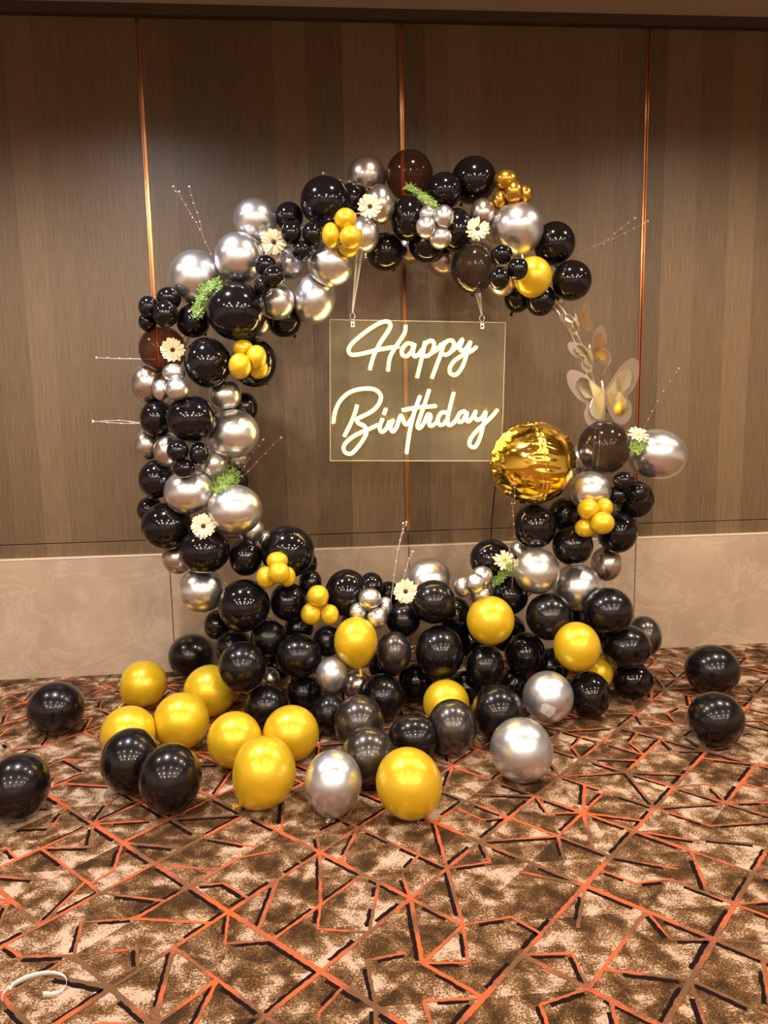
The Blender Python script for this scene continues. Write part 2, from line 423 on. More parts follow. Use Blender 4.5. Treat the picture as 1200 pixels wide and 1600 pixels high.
# ------------------------------------------------------------------ balloons
# (x, y, rx, ry in photo pixels, material, metres in front of the ring plane or 'F' = lies on the carpet, label, options)
B = [
 # crown of the arch
 (573,277,31,31,'W',-.10,'warm silver balloon at the top of the arch, behind a thin twig'),
 (640,275,37,38,'T',-.04,'see-through brown balloon at the very top of the arch, copper strip behind it'),
 (594,320,23,30,'W',.09,'warm silver balloon behind the cream gerbera at the arch crown'),
 (508,316,38.5,38,'K',.10,'big shiny black balloon above the gold mini cluster on the arch shoulder'),
 (549,312,21,24,'K',-.05,'black balloon tucked between a big black one and the gerbera at the crown'),
 (452,339,22,22,'K',.02,'black balloon between the large silver ones and the biggest black on the arch shoulder'),
 (570,366,23,28,'S',.12,'silver balloon under the crown gerbera, from which a white strap hangs'),
 (517,412,36,35,'S',.10,'silver balloon directly below the gold mini cluster on the arch shoulder'),
 (491,467,33,40,'S',.05,'egg-shaped silver balloon at the inner edge of the arch, beside the neon sign',{'tilt':-14}),
 (452,411,25,26,'S',.06,'silver balloon below the trio of mini black balloons on the arch shoulder'),
 (433,471,27,29,'S',.10,'silver balloon under the small black trio, next to the egg-shaped silver one'),
 (602,394,29,29,'K',.0,'black balloon hanging at the inner crown between strap and copper strip'),
 (637,341,27,35,'K',.10,'tall black balloon below the see-through brown one at the crown'),
 (640,388,21,25,'W',-.06,'warm silver balloon peeping out between two black ones at the inner crown'),
 (666,382,28,28,'K',.02,'black balloon beneath the silver mini cluster at the arch crown'),
 (692,406,25,27,'W',-.05,'warm silver balloon half hidden at the inner crown, below the silver mini cluster'),
 (694,299,28,28,'K',.06,'black balloon beside the fern sprig at the arch crown'),
 (740,282,35,35,'K',.0,'big black balloon next to the brownish gold mini cluster on the arch'),
 (712,360,27,33,'K',.06,'black balloon between the silver mini cluster and a gerbera at the crown'),
 (754,334,20,23,'W',.10,'small warm silver balloon behind the gerbera beside the large silver balloon'),
 (808,360,41,42,'S',.13,'large silver balloon under the brownish gold mini cluster',{'pear':8}),
 (866,381,32,33,'K',.04,'black balloon with a dry twig rising from behind it'),
 (893,439,30.5,31,'K',.10,'black balloon at the end of the arch, right above the butterfly stem'),
 (832,433,29.5,31,'G',.17,'single gold balloon at the end of the arch among black ones'),
 (740,419,36,39,'D',.15,'large smoky balloon above the strap on the butterfly side of the neon sign'),
 (785,441,22,22,'S',.08,'silver balloon mostly hidden behind the black mini cluster near the gold one'),
 (844,469,23,25,'K',.05,'lowest black balloon of the arch end, below the single gold one'),
 (809,466,21,22,'K',.0,'black balloon at the inner arch end, behind the lowest black one'),
 (867,470,15,16,'W',-.06,'small piece of warm silver balloon behind the top of the butterfly stem'),
 # shoulder
 (399,345,34,33,'S',.04,'topmost pale silver balloon of the three on the arch shoulder'),
 (374,404,38,39,'S',.10,'middle pale silver balloon of the three on the arch shoulder'),
 (307,435,42,42,'S',.06,'largest pale silver balloon on the shoulder, beside the fern sprig'),
 (424,396,21,21,'S',.05,'silver balloon mostly hidden behind the shoulder gerbera'),
 (370,487,45.5,45,'K',.18,'largest shiny black balloon, next to the fern sprig on the arch shoulder'),
 (403,506,20,20,'S',.0,'small bit of silver balloon behind the largest black one'),
 (444,500,27,27,'K',-.04,'black balloon at the inner shoulder below the egg-shaped silver one'),
 (302,502,26,26,'K',.08,'black balloon between the black mini cluster and the largest black balloon'),
 (254,546,36,36,'T',.06,'brownish black balloon carrying a cream gerbera on the long side of the arch'),
 (325,567,36,39,'K',.15,'black balloon between the gerbera and the gold mini cluster on the long side'),
 (397,567,35,38,'K',.04,'black balloon behind the gold mini cluster at the inner edge of the long side'),
 (233,599,27,31,'W',.02,'warm silver balloon at the outer edge, beside the silver mini trio'),
 (246,654,26,29,'K',.04,'black balloon where the double pale twig sticks out of the arch'),
 (300,655,39.5,37,'K',.16,'big black balloon below the silver mini trio on the long side'),
 (352,618,25,25,'S',.06,'silver balloon between two black ones below the gold mini cluster, long side'),
 (381,637,22,24,'K',-.05,'black balloon half hidden behind silver ones at the inner edge of the long side'),
 (364,677,41,38,'S',.08,'wide silver balloon at the inner edge, above the pair of beaded twigs',{'pear':-60}),
 (231,695,20,25,'W',-.02,'outermost warm silver balloon below the double pale twig'),
 (262,705,21,26,'W',.06,'warm silver balloon behind the dark mini trio on the long side'),
 (332,725,22,23,'S',.06,'small silver balloon above the fern sprig on the long side'),
 (370,717,19,18,'W',-.05,'warm silver balloon at the root of the beaded twig pair'),
 (368,752,21,22,'K',-.04,'black balloon behind the fern sprig on the long side'),
 (245,749,27,30,'K',.03,'black balloon at the outer edge below the warm silver ones'),
 (296,769,39,36,'S',.12,'large silver balloon below the dark mini trio, beside the fern sprig'),
 (367,797,43,40,'S',.16,'large silver balloon directly below the fern sprig on the long side'),
 (235,797,20,22,'K',-.08,'black balloon mostly hidden at the outer edge, above the pearl black one'),
 (261,822,39,37,'K',.06,'big black balloon at the outer edge beside the lowest gerbera of the long side'),
 (320,860,39,36,'K',.15,'black balloon directly below the lowest gerbera of the long side'),
 (393,829,20,20,'S',.02,'silver balloon peeping out below the large silver one, long side'),
 (414,843,13,14,'S',-.02,'tiny visible bit of silver balloon above the marble ledge at the inner edge'),
 (384,871,26,29,'K',.08,'black balloon between the gerbera one and the big black one with gold minis'),
 (450,862,41.5,41,'K',.10,'big black balloon behind the upper gold mini cluster near the marble ledge'),
 (278,872,24,25,'W',-.03,'warm silver balloon low at the outer edge, against the marble'),
 (316,922,37,34,'S',.07,'big silver balloon low on the long side, in front of the marble'),
 (382,946,40,41,'K',.17,'big black balloon beside the low silver one, below the gold mini cluster'),
 (451,940,29,30,'K',.08,'black balloon directly below the upper gold mini cluster'),
 (485,910,18,20,'K',.02,'small black balloon between the two gold mini clusters near the marble'),
 (482,881,14,18,'K',-.06,'black balloon mostly hidden behind the big one at the marble ledge'),
 # pile at the foot of the ring
 (340,976,21,23,'K',.0,'black balloon tucked under the big black one beside the marble'),
 (299.5,1024,35.5,33.5,'P','F','pearl black balloon lying against the marble behind the gold ones'),
 (365,1010,29,29,'K',.03,'black balloon in the pile behind the pearl black one that overlaps a gold'),
 (420,997,28,29,'P',.15,'small pearl black balloon in the pile below the big black one'),
 (379,1041,37.5,38.5,'P',.30,'pearl black balloon of the pile overlapping a gold balloon'),
 (467,1024,36,34,'P',.24,'pearl black balloon of the pile beside the small matt silver one'),
 (467,981,23,22,'K',.05,'black balloon deep in the pile below the lower gold mini cluster'),
 (542,926,34,37,'K',.12,'black balloon in the pile behind the silver mini cluster by the marble'),
 (580,917,20,23,'K',.0,'black balloon half hidden behind another, above the silver mini cluster'),
 (512,1001,22,25,'P',.15,'pearl black balloon beside the upright gold balloon of the pile'),
 (556,1004,34,40,'G',.33,'upright gold balloon in the middle of the pile with its neck downward',{'pear':10,'knot':1}),
 (519,1055,25,28,'V',.36,'small matt silver balloon below the upright gold one',{'pear':0}),
 (556,1069,22,22,'W',.22,'warm silver balloon behind the small matt silver one in the pile'),
 (616,1019,27,33,'C',.26,'charcoal pearl balloon beside the upright gold one in the pile'),
 (598,1089,34,37,'P','F','pearl black balloon on the carpet behind the two charcoal ones'),
 (630,968,27,27,'P',.12,'pearl black balloon below the gerbera in the middle of the pile'),
 (670,908,37,36,'S',.04,'silver balloon in front of the marble at the middle of the pile'),
 (677,940,34.5,34.5,'P',.22,'pearl black balloon in front of the silver one in the middle of the pile'),
 (687,1018,38,42,'P',.26,'large pearl black balloon in the middle of the pile, above the half-hidden gold'),
 (712,963,25,31,'K',.08,'black balloon between the pearl black one and the round gold one of the pile'),
 (767,874,33,32,'K',.05,'black balloon behind the fern with the open gerbera, at the marble ledge'),
 (766,969,37,38,'G',.28,'round gold balloon in the pile below the second silver mini cluster'),
 (757,1040,30,33,'P',.26,'pearl black balloon right below the round gold one of the pile'),
 (650,1064,27,30,'K',.12,'black balloon deep in the pile beside the half-hidden gold one'),
 (697,1098,36,36,'G','F','gold balloon half hidden behind the brown charcoal one on the carpet'),
 (706,1136,38,44,'C','F','brownish charcoal balloon on the carpet in front of the half-hidden gold one'),
 (777,1112,40,43,'P','F','pearl black balloon on the carpet between charcoal and taped silver balloons'),
 (856,1088,39,39.5,'V',.50,'silver balloon with a patch of clear tape, on the carpet by the pile',{'tape':1}),
 (921,1085,32,36,'K','F','black balloon on the carpet beside the taped silver one'),
 (934,1051,23,26,'G',.22,'gold balloon squeezed behind a black one on the butterfly side of the pile'),
 (901,1010,36,38.5,'G',.34,'tilted gold balloon in the pile below the butterfly stack',{'tilt':10}),
 (858,963,36,37,'P',.30,'pearl black balloon between the two gold ones of the butterfly side'),
 (950,954,38,36,'P',.22,'pearl black balloon on the butterfly side in front of the marble'),
 (978,1010,38,34,'P',.24,'pearl black balloon second from the carpet at the outer end of the pile'),
 (1006,994,26,32,'C',.02,'brown charcoal balloon peeping out at the outer end, against the marble'),
 (988,1062,32,28,'K','F','squashed black balloon on the carpet at the outer end of the pile'),
 (820,1021,32,34,'K',.14,'black balloon in the pile between the round gold and the tilted gold'),
 (802,1069,24,24,'K',.10,'black balloon deep in the pile behind the taped silver one'),
 (796,930,29,30,'K',.10,'black balloon below the fern with the open gerbera'),
 (838,892,35.5,36,'S',.22,'bright silver balloon beside the open gerbera'),
 (901,918,38,37,'S',.12,'silver balloon below black ones in the stack under the butterflies'),
 (947,881,24,27,'W',-.02,'warm silver balloon at the outer edge of the stack, against the marble'),
 (894,852,31.5,32,'K',.16,'black balloon below the gold mini cluster in the butterfly stack'),
 (964,831,31,33,'K',.06,'black balloon beside the gold mini cluster at the marble ledge'),
 (835,822,33,36,'K',.14,'black balloon directly under the gold foil orb'),
 (882,804,25,27,'K',.04,'black balloon in the gap between the foil orb and the gold minis'),
 (921,767,33,31,'S',.16,'silver balloon mirroring the gold foil orb beside it'),
 (943,699,40,42,'D',.08,'see-through smoky balloon around the ring rod, right under the big butterfly'),
 (1026,710,46,39,'S',.04,'outermost silver balloon beside the flower and fern under the butterflies',{'tilt':-14}),
 (992,781,29,30,'K',.02,'black balloon behind the black mini trio of the butterfly stack'),
 (910,719,24,26,'S',-.14,'silver balloon between the foil orb and the see-through smoky one'),
 (811,861,15,16,'S',.02,'small bit of silver balloon behind the beaded twig under the foil orb'),
 (416,1103,34,34,'P','F','pearl black balloon on the carpet behind two gold ones'),
 (476,1082,27,29,'K',.20,'black balloon low in the pile behind the small matt silver one'),
 (515,1115,28,32,'P','F','pearl black balloon on the carpet between a gold and a charcoal one'),
 (421,1060,17,18,'W',.10,'small bit of warm silver balloon low in the pile between pearl black ones'),
 # black filler balloons added to darken the gaps in the pile
 (560,975,27,27,'K',.02,'black filler balloon added deep in the pile behind the upright gold one'),
 (738,1000,28,28,'K',.06,'black filler balloon added deep in the pile behind the round gold one'),
 (725,1075,27,27,'K',.16,'black filler balloon added in the gap above the half-hidden gold one'),
 (862,1040,28,28,'K',.12,'black filler balloon added in the gap above the taped silver one'),
 (430,1040,26,26,'K',.08,'black filler balloon added in the gap between three pearl black ones'),
 (600,1040,24,24,'K',.05,'black filler balloon added in the gap behind the charcoal one of the pile'),
 (885,965,32,32,'K',.0,'black filler balloon added in the gap behind the pearl black one above the tilted gold'),
 (792,988,30,30,'K',.0,'black filler balloon added in the gap between the round gold and the pearl black one'),
 (925,985,28,28,'K',-.02,'black filler balloon added in the gap behind the tilted gold one'),
 (607,928,20,20,'K',-.04,'black filler balloon added behind the silver mini cluster near the middle marble joint'),
 # loose on the carpet
 (88,1106,42.5,41.5,'P','F','loose pearl black balloon lying alone near the marble',{'tilt':-15}),
 (28,1229,48,52,'P','F','loose pearl black balloon alone on the open carpet, away from the marble',{'tilt':-20}),
 (224,1070,36,37,'G','F','loose gold balloon closest to the marble wall',{'tilt':-25,'pear':-45}),
 (328,1079,40,40,'G','F','loose gold balloon overlapped by a pearl black one of the pile'),
 (284,1126,43,44,'G','F','loose gold balloon in the middle of the gold group, nothing in front of it'),
 (202,1144,43,41,'G','F','loose gold balloon half hidden behind a pearl black one'),
 (205,1188,45,50,'P','F','loose pearl black balloon leaning on a gold one, behind its black twin'),
 (267,1215,48,53,'P','F','loose pearl black balloon touching its black twin, clear of the gold ones'),
 (367,1155,42,43.5,'G','F','loose gold balloon behind the pear-shaped gold one'),
 (455,1145,43.5,43,'G','F','loose gold balloon behind the pear-shaped gold one, beside the pile'),
 (413,1207,49,56,'G','F','pear-shaped loose gold balloon resting on its neck',{'pear':-38,'knot':1}),
 (520.5,1225,45,52,'V','F','loose upright silver balloon with its knot on the carpet',{'pear':0,'knot':1}),
 (639,1223,51,55,'G','F','big loose gold balloon beside the upright silver one',{'tilt':22}),
 (561,1128,39,42,'C','F','charcoal pearl balloon on the carpet behind another charcoal one'),
 (575,1181,42,46,'C','F','charcoal pearl balloon on the carpet between upright silver and big gold'),
 (647,1151,40,37,'P','F','pearl black balloon on the carpet behind the big loose gold one'),
 (814.5,1171,48.5,49.5,'V','F','loose silver balloon standing clear in front of the pile',{'tilt':20}),
 (1112,1046,41,39,'P','F','loose pearl black balloon nearer the marble of a lone pair'),
 (1118,1123,42.5,42,'P','F','loose pearl black balloon farther from the marble of a lone pair'),
]
# clusters of mini balloons: label, depth, material, members
CL = [
 ('trio of mini black balloons beside the shoulder gerbera',.20,'K',[(455,364,16,18),(488,366,16,18),(472,392,16,15)]),
 ('gold mini balloon cluster beside the crown gerbera',.26,'G',[(540,343,17.5,17),(517,368,14,19.5),(548,371,17.5,17.5),(545,386,16,15)]),
 ('silver mini balloon cluster under the fern sprig at the arch crown',.24,'S',[(693,339,16,18),(665,355,15.5,17),(688,372,18,16),(669,336,14,14)]),
 ('brownish gold mini balloon cluster at the top of the arch',.12,'B',[(790,282,19,16),(802,300,15,17.5),(819,304,13,15),(782,313,13,15)]),
 ('black mini balloon cluster in front of the single gold balloon at the arch end',.28,'K',[(784,398,17,16),(809,420,16,17.5),(780,435,16.5,17.5)]),
 ('small trio of black mini balloons between silver ones on the arch shoulder',.24,'K',[(415,415,17,16.5),(428,433,17,18),(412,447,15,15)]),
 ('black mini balloon cluster at the outer edge above the gerbera',.16,'K',[(264,466,19,17),(232,480,15,17.5),(259,491,19.5,21),(231,503,14,15)]),
 ('gold mini balloon cluster on a black balloon at the inner edge of the long side',.22,'G',[(380,545,16,14),(401,558,15.5,18.5),(375,572,17.5,20),(404,576,15,16)]),
 ('silver mini balloon trio below the gerbera on the long side',.20,'S',[(272,583,17.5,14.5),(277,608,18,18),(252,609,13,16.5)]),
 ('dark mini balloon trio below the big black balloon on the long side',.22,'K',[(278,704,17,16.5),(311.5,709,15,18),(288,732,17.5,15)]),
 ('upper gold mini balloon cluster near the marble ledge',.26,'G',[(433.5,876,17,14),(436,895,17.5,17),(416,902,15.5,17.5),(449,901,13,16)]),
 ('lower gold mini balloon trio beside the upper gold cluster',.26,'G',[(497,931,17,17),(486,959,16,17),(515,960,14.5,16)]),
 ('silver mini balloon cluster behind the upright gold balloon',.24,'S',[(578,935,18,16),(559,956,13.5,15),(589,965,16,16.5),(602,947,11,15)]),
 ('second silver mini balloon cluster above the round gold balloon of the pile',.24,'S',[(742,911,15.5,16),(753,901,17,17),(723,917,13.5,16),(751,929,17,17)]),
 ('gold mini balloon cluster in the stack under the butterflies',.28,'G',[(919,796,17,16.5),(944,793,13,15),(941,817,18.5,17.5),(914,825,16,14.5)]),
 ('black mini balloon trio beside the outermost silver balloon',.18,'K',[(975,751,17,14),(965,773,15,15),(998,770,15.5,15)]),
]
OFF = [(0,0,0), (0,0,.03,-.02), (.02,.02,.01,-.03), (0,.03,-.01,-.01), (0,.03,.03), (0,.03,0), (0,0,.03,-.03), (-.01,.03,.03,0), (0,.03,-.01), (0,0,.01), (0,.04,0,-.01), (0,0,0), (.02,0,.02,-.03), (.05,0,0,0), (.01,-.01,.04,0), (0,0,.02)]
items = []
for k, b in enumerate(B):
    op = b[7] if len(b) > 7 else {}
    items.append(dict(x=b[0], y=b[1], rx=b[2], ry=b[3], m=b[4], d=b[5], label=b[6], op=op, cl=None))
for ci, (lab, d, mt, mem) in enumerate(CL):
    for j, q in enumerate(mem):
        items.append(dict(x=q[0], y=q[1], rx=q[2], ry=q[3], m=mt, d=d+OFF[ci][j], label=None, op={}, cl=ci))
ORB = dict(x=833, y=724, rx=62, ry=62, m='foil', d=.20, label='orb', op={}, cl=None)
items.append(ORB)
n = len(items)
D = np.array([ray(q['x'], q['y']) for q in items]); K = np.array([(q['rx']+q['ry'])/2/FPX for q in items])
t = np.zeros(n); fixed = np.zeros(n, bool)
tmax = np.zeros(n); tmin = np.zeros(n)
for i, q in enumerate(items):
    tf = CAM_H/(q['ry']/FPX - D[i][2]) if D[i][2] < q['ry']/FPX else 1e9
    tw = (-0.035 - CAM[1])/(D[i][1]+K[i]) 
    tmax[i] = min(tf, tw)
    if q['d'] == 'F': t[i] = tf; fixed[i] = True
    else: t[i] = (RING_Y-q['d']-CAM[1])/D[i][1]
    if q is ORB: fixed[i] = True
    q['d0'] = t[i]
    tmin[i] = t[i]-0.30
t = np.minimum(t, tmax); t0 = t.copy()
SQ = 0.90
ci = np.array([-1 if q['cl'] is None else q['cl'] for q in items])
iu, ju = np.triu_indices(n, 1)
sgn = np.where(t0[iu] <= t0[ju], -1.0, 1.0)      # i in front -> decreases
same = (ci[iu] == ci[ju]) & (ci[iu] >= 0)
for it in range(600):
    C = CAM+D*t[:, None]; Rw = K*t
    dv = C[iu]-C[ju]; dist = np.linalg.norm(dv, axis=1)
    lim = np.where(same, 0.90, SQ)*(Rw[iu]+Rw[ju])
    ov = np.maximum(0, lim-dist)
    act = ov > 0
    if not act.any(): break
    g = np.zeros(n)
    wi = np.where(fixed[iu], 0, 1.0); wj = np.where(fixed[ju], 0, 1.0)
    s = ov*0.22*sgn
    np.add.at(g, iu, s*wi); np.add.at(g, ju, -s*wj)
    g = np.clip(g, -0.012, 0.012)
    t = t+g+0.003*(t0-t)*(~fixed)
    t = np.where(fixed, t, np.clip(t, np.minimum(tmin, tmax), tmax))
C = CAM+D*t[:, None]; Rw = K*t
cen = C; rad = Rw
print('max overlap', ov.max(), (ov > 0.03).sum(), it)

def balloon_verts(q, nu=40, nv=26):
    op = q['op']; pear = op.get('pear')
    V = []
    if pear is not None:
        ang = math.radians(pear)         # 0 = neck straight down in the picture plane
        ax = (-_U)*math.cos(ang)+_R*math.sin(ang) - _F*0.15
        e, nar = 0.10, 0.20
    else:
        a = q['rot']
        ax = _F*0.86+(-_U)*(0.35+0.15*math.cos(a))+_R*0.3*math.sin(a)
        e, nar = 0.14, 0.16
    ax = ax/np.linalg.norm(ax)
    h = np.array([1, 0, 0.]) if abs(ax[0]) < 0.8 else np.array([0, 0, 1.])
    A = np.cross(ax, h); A /= np.linalg.norm(A); Bv = np.cross(ax, A)
    pts = [-ax]
    for j in range(1, nv):
        th = math.pi*j/nv; z = -math.cos(th); r = math.sin(th)
        s = max(0, z)
        r *= 1-nar*s*s; zz = z*(1+e*s)
        for i in range(nu):
            p = 2*math.pi*i/nu
            pts.append(ax*zz+r*(A*math.cos(p)+Bv*math.sin(p)))
    pts.append(ax*(1+e))
    V = np.array(pts)
    Fc = []
    last = len(V)-1
    for i in range(nu):
        Fc.append((0, 1+(i+1) % nu, 1+i))
        for j in range(nv-2):
            b = 1+j*nu
            Fc.append((b+i, b+(i+1) % nu, b+nu+(i+1) % nu, b+nu+i))
        b = 1+(nv-2)*nu
        Fc.append((b+i, b+(i+1) % nu, last))
    # fit the silhouette: centre and scale to rx, ry along (tilted) picture axes
    ti = math.radians(op.get('tilt', 0)); X = _R*math.cos(ti)+_U*math.sin(ti); Z = -_R*math.sin(ti)+_U*math.cos(ti)
    cx, cy, cz = V@X, V@_F, V@Z
    cx -= (cx.max()+cx.min())/2; cz -= (cz.max()+cz.min())/2; cy -= (cy.max()+cy.min())/2
    cx /= cx.max(); cz /= cz.max(); cy /= cy.max()
    return cx, cy, cz, X, Z, ax, Fc
knot_mesh = {}
def get_knot(mt):
    if mt not in knot_mesh:
        prof = [(0.0, 0.0075), (0.010, 0.0045), (0.016, 0.0055), (0.022, 0.0062), (0.027, 0.004), (0.031, 0.006), (0.036, 0.0095), (0.037, 0.007), (0.033, 0.002)]
        V = [(r*math.cos(2*math.pi*i/10), r*math.sin(2*math.pi*i/10), z) for z, r in prof for i in range(10)]
        Fc = [(a*10+i, a*10+(i+1) % 10, a*10+10+(i+1) % 10, a*10+10+i) for a in range(len(prof)-1) for i in range(10)]
        knot_mesh[mt] = mesh('knot', V, Fc, mt, True)
    return knot_mesh[mt]
clusters = []
for k, (lab, d, mt, mem) in enumerate(CL):
    idx = [i for i in range(n) if ci[i] == k]
    c = np.mean(cen[idx], axis=0)
    clusters.append(empty('mini_balloon_cluster', c, lab, 'balloon cluster', 'mini balloon clusters'))
made = []
for i, q in enumerate(items):
    if q is ORB: continue
    q['rot'] = rng.uniform(0, 6.28)
    mini = q['cl'] is not None
    cx, cy, cz, X, Z, ax, Fc = balloon_verts(q, 28 if mini else 44, 18 if mini else 28)
    s = t[i]/FPX
    dep = (q['rx']+q['ry'])/2*(1.0 if q['op'].get('pear') is not None else 1.04)
    W = np.outer(cx*q['rx']*s, X)+np.outer(cz*q['ry']*s, Z)+np.outer(cy*dep*s, _F)
    tip = W[-1].copy()
    # press flat against touching neighbours
    dv = cen-cen[i]; ds = np.linalg.norm(dv, axis=1)
    near = [j for j in range(n) if j != i and ds[j] < (rad[i]+rad[j])*1.06]
    for j in near:
        nn = dv[j]/ds[j]; pl = (ds[j]**2+rad[i]**2-rad[j]**2)/(2*ds[j])-0.0006
        pl = max(pl, 0.74*rad[i])
        sd = W@nn-pl
        W = W-np.outer(np.maximum(0, sd), nn)
    W[:, 2] = np.maximum(W[:, 2], 0.0015-cen[i][2])            # carpet
    W[:, 1] = np.minimum(W[:, 1], -0.026-cen[i][1])            # marble
    nm = 'mini_balloon' if mini else 'balloon'
    me = mesh(nm, W, Fc, q['m'], True)
    if mini:
        o = link(nm, me, clusters[q['cl']], cen[i]-np.array(clusters[q['cl']].location))
    else:
        o = link(nm, me, None, cen[i])
        loose = q['y'] > 1030 and q['d'] == 'F'
        tag(o, q['label'], 'balloon', 'loose balloons on the carpet' if loose else 'balloons tied along the ring')
        tdir = (tip/np.linalg.norm(tip))
        ko = link('knot', get_knot(q['m']), o, tip*0.985)
        ko.rotation_euler = Vector(tdir).to_track_quat('Z', 'Y').to_euler()
        if cen[i][2]+tip[2]+tdir[2]*0.04 < 0.004:               # knot folded up off the carpet
            ko.rotation_euler = Vector((tdir[0]-0.5, tdir[1]-0.6, 0.12)).to_track_quat('Z', 'Y').to_euler()
            ko.location.z = max(ko.location.z, 0.011-cen[i][2])
    q['obj'] = o
    made.append(q)

def hit(x, y, skip=()):
    """front-most balloon surface behind a photo pixel: distance along the ray"""
    d = ray(x, y); best = None
    for i in range(n):
        oc = CAM-cen[i]; a = d@d; b = 2*oc@d; c = oc@oc-rad[i]**2; ds = b*b-4*a*c
        if ds > 0:
            tt = (-b-math.sqrt(ds))/(2*a)
            if best is None or tt < best: best = tt
    return best

# tape patch on one silver balloon
for q in made:
    if q['op'].get('tape'):
        i = items.index(q); P = []
        for (x, y) in [(846,1101),(853,1098),(862,1103),(869,1106),(866,1115),(858,1121),(850,1116),(844,1112)]:
            d = ray(x, y); oc = CAM-cen[i]; a = d@d; b = 2*oc@d; c = oc@oc-(rad[i]*1.058)**2
            tt = (-b-math.sqrt(max(b*b-4*a*c, 0)))/(2*a); P.append(CAM+d*tt-cen[i])
        mid = np.mean(P, axis=0); mid *= (rad[i]*1.066)/np.linalg.norm(mid)
        Fc = [(k, (k+1) % 8, 8) for k in range(8)]
        o = link('tape_patch', mesh('tape_patch', P+[mid], Fc, 'tape'), q['obj']); o['label'] = 'patch of clear tape'

# ------------------------------------------------------------------ gold foil orb
oi = items.index(ORB); oc, orad = cen[oi], rad[oi]
e = empty('foil_orb_balloon', oc, 'round mirror gold foil orb balloon made of wrinkled panels', 'balloon')
def orb_mesh():
    nu, nv = 220, 110; V = []; Fc = []
    seams = [math.radians(a) for a in (-172, -84, 4, 98)]   # longitude, 0 = toward the picture's right, -90 = toward the camera
    up = (_U+_R*-0.10-_F*0.18); up /= np.linalg.norm(up)
    Xx = _R-up*(_R@up); Xx /= np.linalg.norm(Xx); Yy = np.cross(up, Xx)
    for j in range(nv+1):
        la = math.pi*(j/nv-0.5)
        for i in range(nu):
            lo = 2*math.pi*i/nu
            ds_ = [abs((lo-s0+math.pi) % (2*math.pi)-math.pi) for s0 in seams]
            dl = min(ds_)
            a0 = max(s0 for s0 in [q-2*math.pi for q in seams]+seams+[q+2*math.pi for q in seams] if s0 <= lo+1e-9)
            a1 = min(s0 for s0 in [q-2*math.pi for q in seams]+seams+[q+2*math.pi for q in seams] if s0 > lo+1e-9)
            half = (a1-a0)/2; mid = lo-(a0+a1)/2
            c = math.cos(la)
            flat = math.cos(half)/math.cos(mid)*1.16                       # panels lie flatter than a sphere between the seams
            r = (1-0.42*c)+0.42*c*min(flat, 1.12)
            r -= 0.035*math.exp(-(dl*c/0.035)**2)
            wv = math.exp(-(dl/0.30)**2)*c
            r += 0.016*wv*math.sin(la*24+2.0*math.sin(lo*5))+0.009*wv*math.sin(la*47+lo*9)
            r += 0.003*c*math.sin(la*13+1.5*math.sin(lo*2.0))*(1-wv)
            r -= 0.10*math.exp(-((abs(la)-math.pi/2)/0.20)**2)
            p = Xx*math.cos(la)*math.cos(lo)+Yy*math.cos(la)*math.sin(lo)+up*math.sin(la)
            V.append(p*r*orad*1.05)
    for j in range(nv):
        for i in range(nu):
            Fc.append((j*nu+i, j*nu+(i+1) % nu, (j+1)*nu+(i+1) % nu, (j+1)*nu+i))
    return V, Fc, up, seams, Xx, Yy
V, Fc, up, seams, Xx, Yy = orb_mesh()
link('foil_body', mesh('foil_body', V, Fc, 'foil', True), e)
for s0 in seams:
    P = []
    for la in np.linspace(-1.45, 1.45, 40):
        P.append((Xx*math.cos(la)*math.cos(s0)+Yy*math.cos(la)*math.sin(s0)+up*math.sin(la))*orad*1.05*(1+0.05*math.cos(la)-0.03))
    link('seam', mesh('seam', *tube(P, 0.0022, 6), 'foil', True), e)
link('gathered_tip', mesh('gathered_tip', *join([ball(up*orad*0.95, 0.013, 8, 6), tube([up*orad*0.95, up*orad*0.98+Xx*0.03, up*orad*0.95+Xx*0.055-Yy*.01], [.007, .005, .003], 6), tube([up*orad*0.95, up*orad*0.98-Xx*0.03, up*orad*0.94-Xx*0.05], [.007, .005, .003], 6)]), 'foil', True), e)

# ------------------------------------------------------------------ neon sign
sg_tl, sg_tr, sg_bl, sg_br = [on_y(*p, -0.49) for p in ((515, 499.5), (788, 504), (516.5, 720), (785.5, 720.5))]
sc_ = (sg_tl+sg_tr+sg_bl+sg_br)/4
sx = (sg_tr-sg_tl)+(sg_br-sg_bl); SW = np.linalg.norm(sx)/2; sx /= np.linalg.norm(sx)
sy = np.array([0, 1., 0]); szv = np.cross(sx, sy); SHh = (np.linalg.norm(sg_tl-sg_bl)+np.linalg.norm(sg_tr-sg_br))/4
sign = empty('neon_sign', sc_, 'glowing yellow script neon sign reading Happy Birthday on a clear panel', 'neon sign')
def sp(px, py, off=0.0):
    p = on_y(px, py, -0.49)-sc_
    return sx*(p@sx)+szv*(p@szv)-sy*off
hw, hh = SW/2, SHh
V = [sx*a*hw+szv*b*hh+sy*c for a in (-1, 1) for b in (-1, 1) for c in (-0.0025, 0.0025)]
Fc = [(0, 1, 3, 2), (4, 6, 7, 5), (0, 4, 5, 1), (2, 3, 7, 6), (0, 2, 6, 4), (1, 5, 7, 3)]
link('acrylic_panel', mesh('acrylic_panel', V, Fc, 'acrylic'), sign)['label'] = 'clear acrylic sheet'
P = [sx*a*hw+szv*b*hh for a, b in ((-1, -1), (1, -1), (1, 1), (-1, 1))]
M['edge'] = simple('polished_acrylic_edge', (0.62, 0.52, 0.36), 0.3)
link('panel_edge', mesh('panel_edge', *join([tube([P[k], P[(k+1) % 4]], 0.0022, 4) for k in range(4)]), 'edge'), sign)
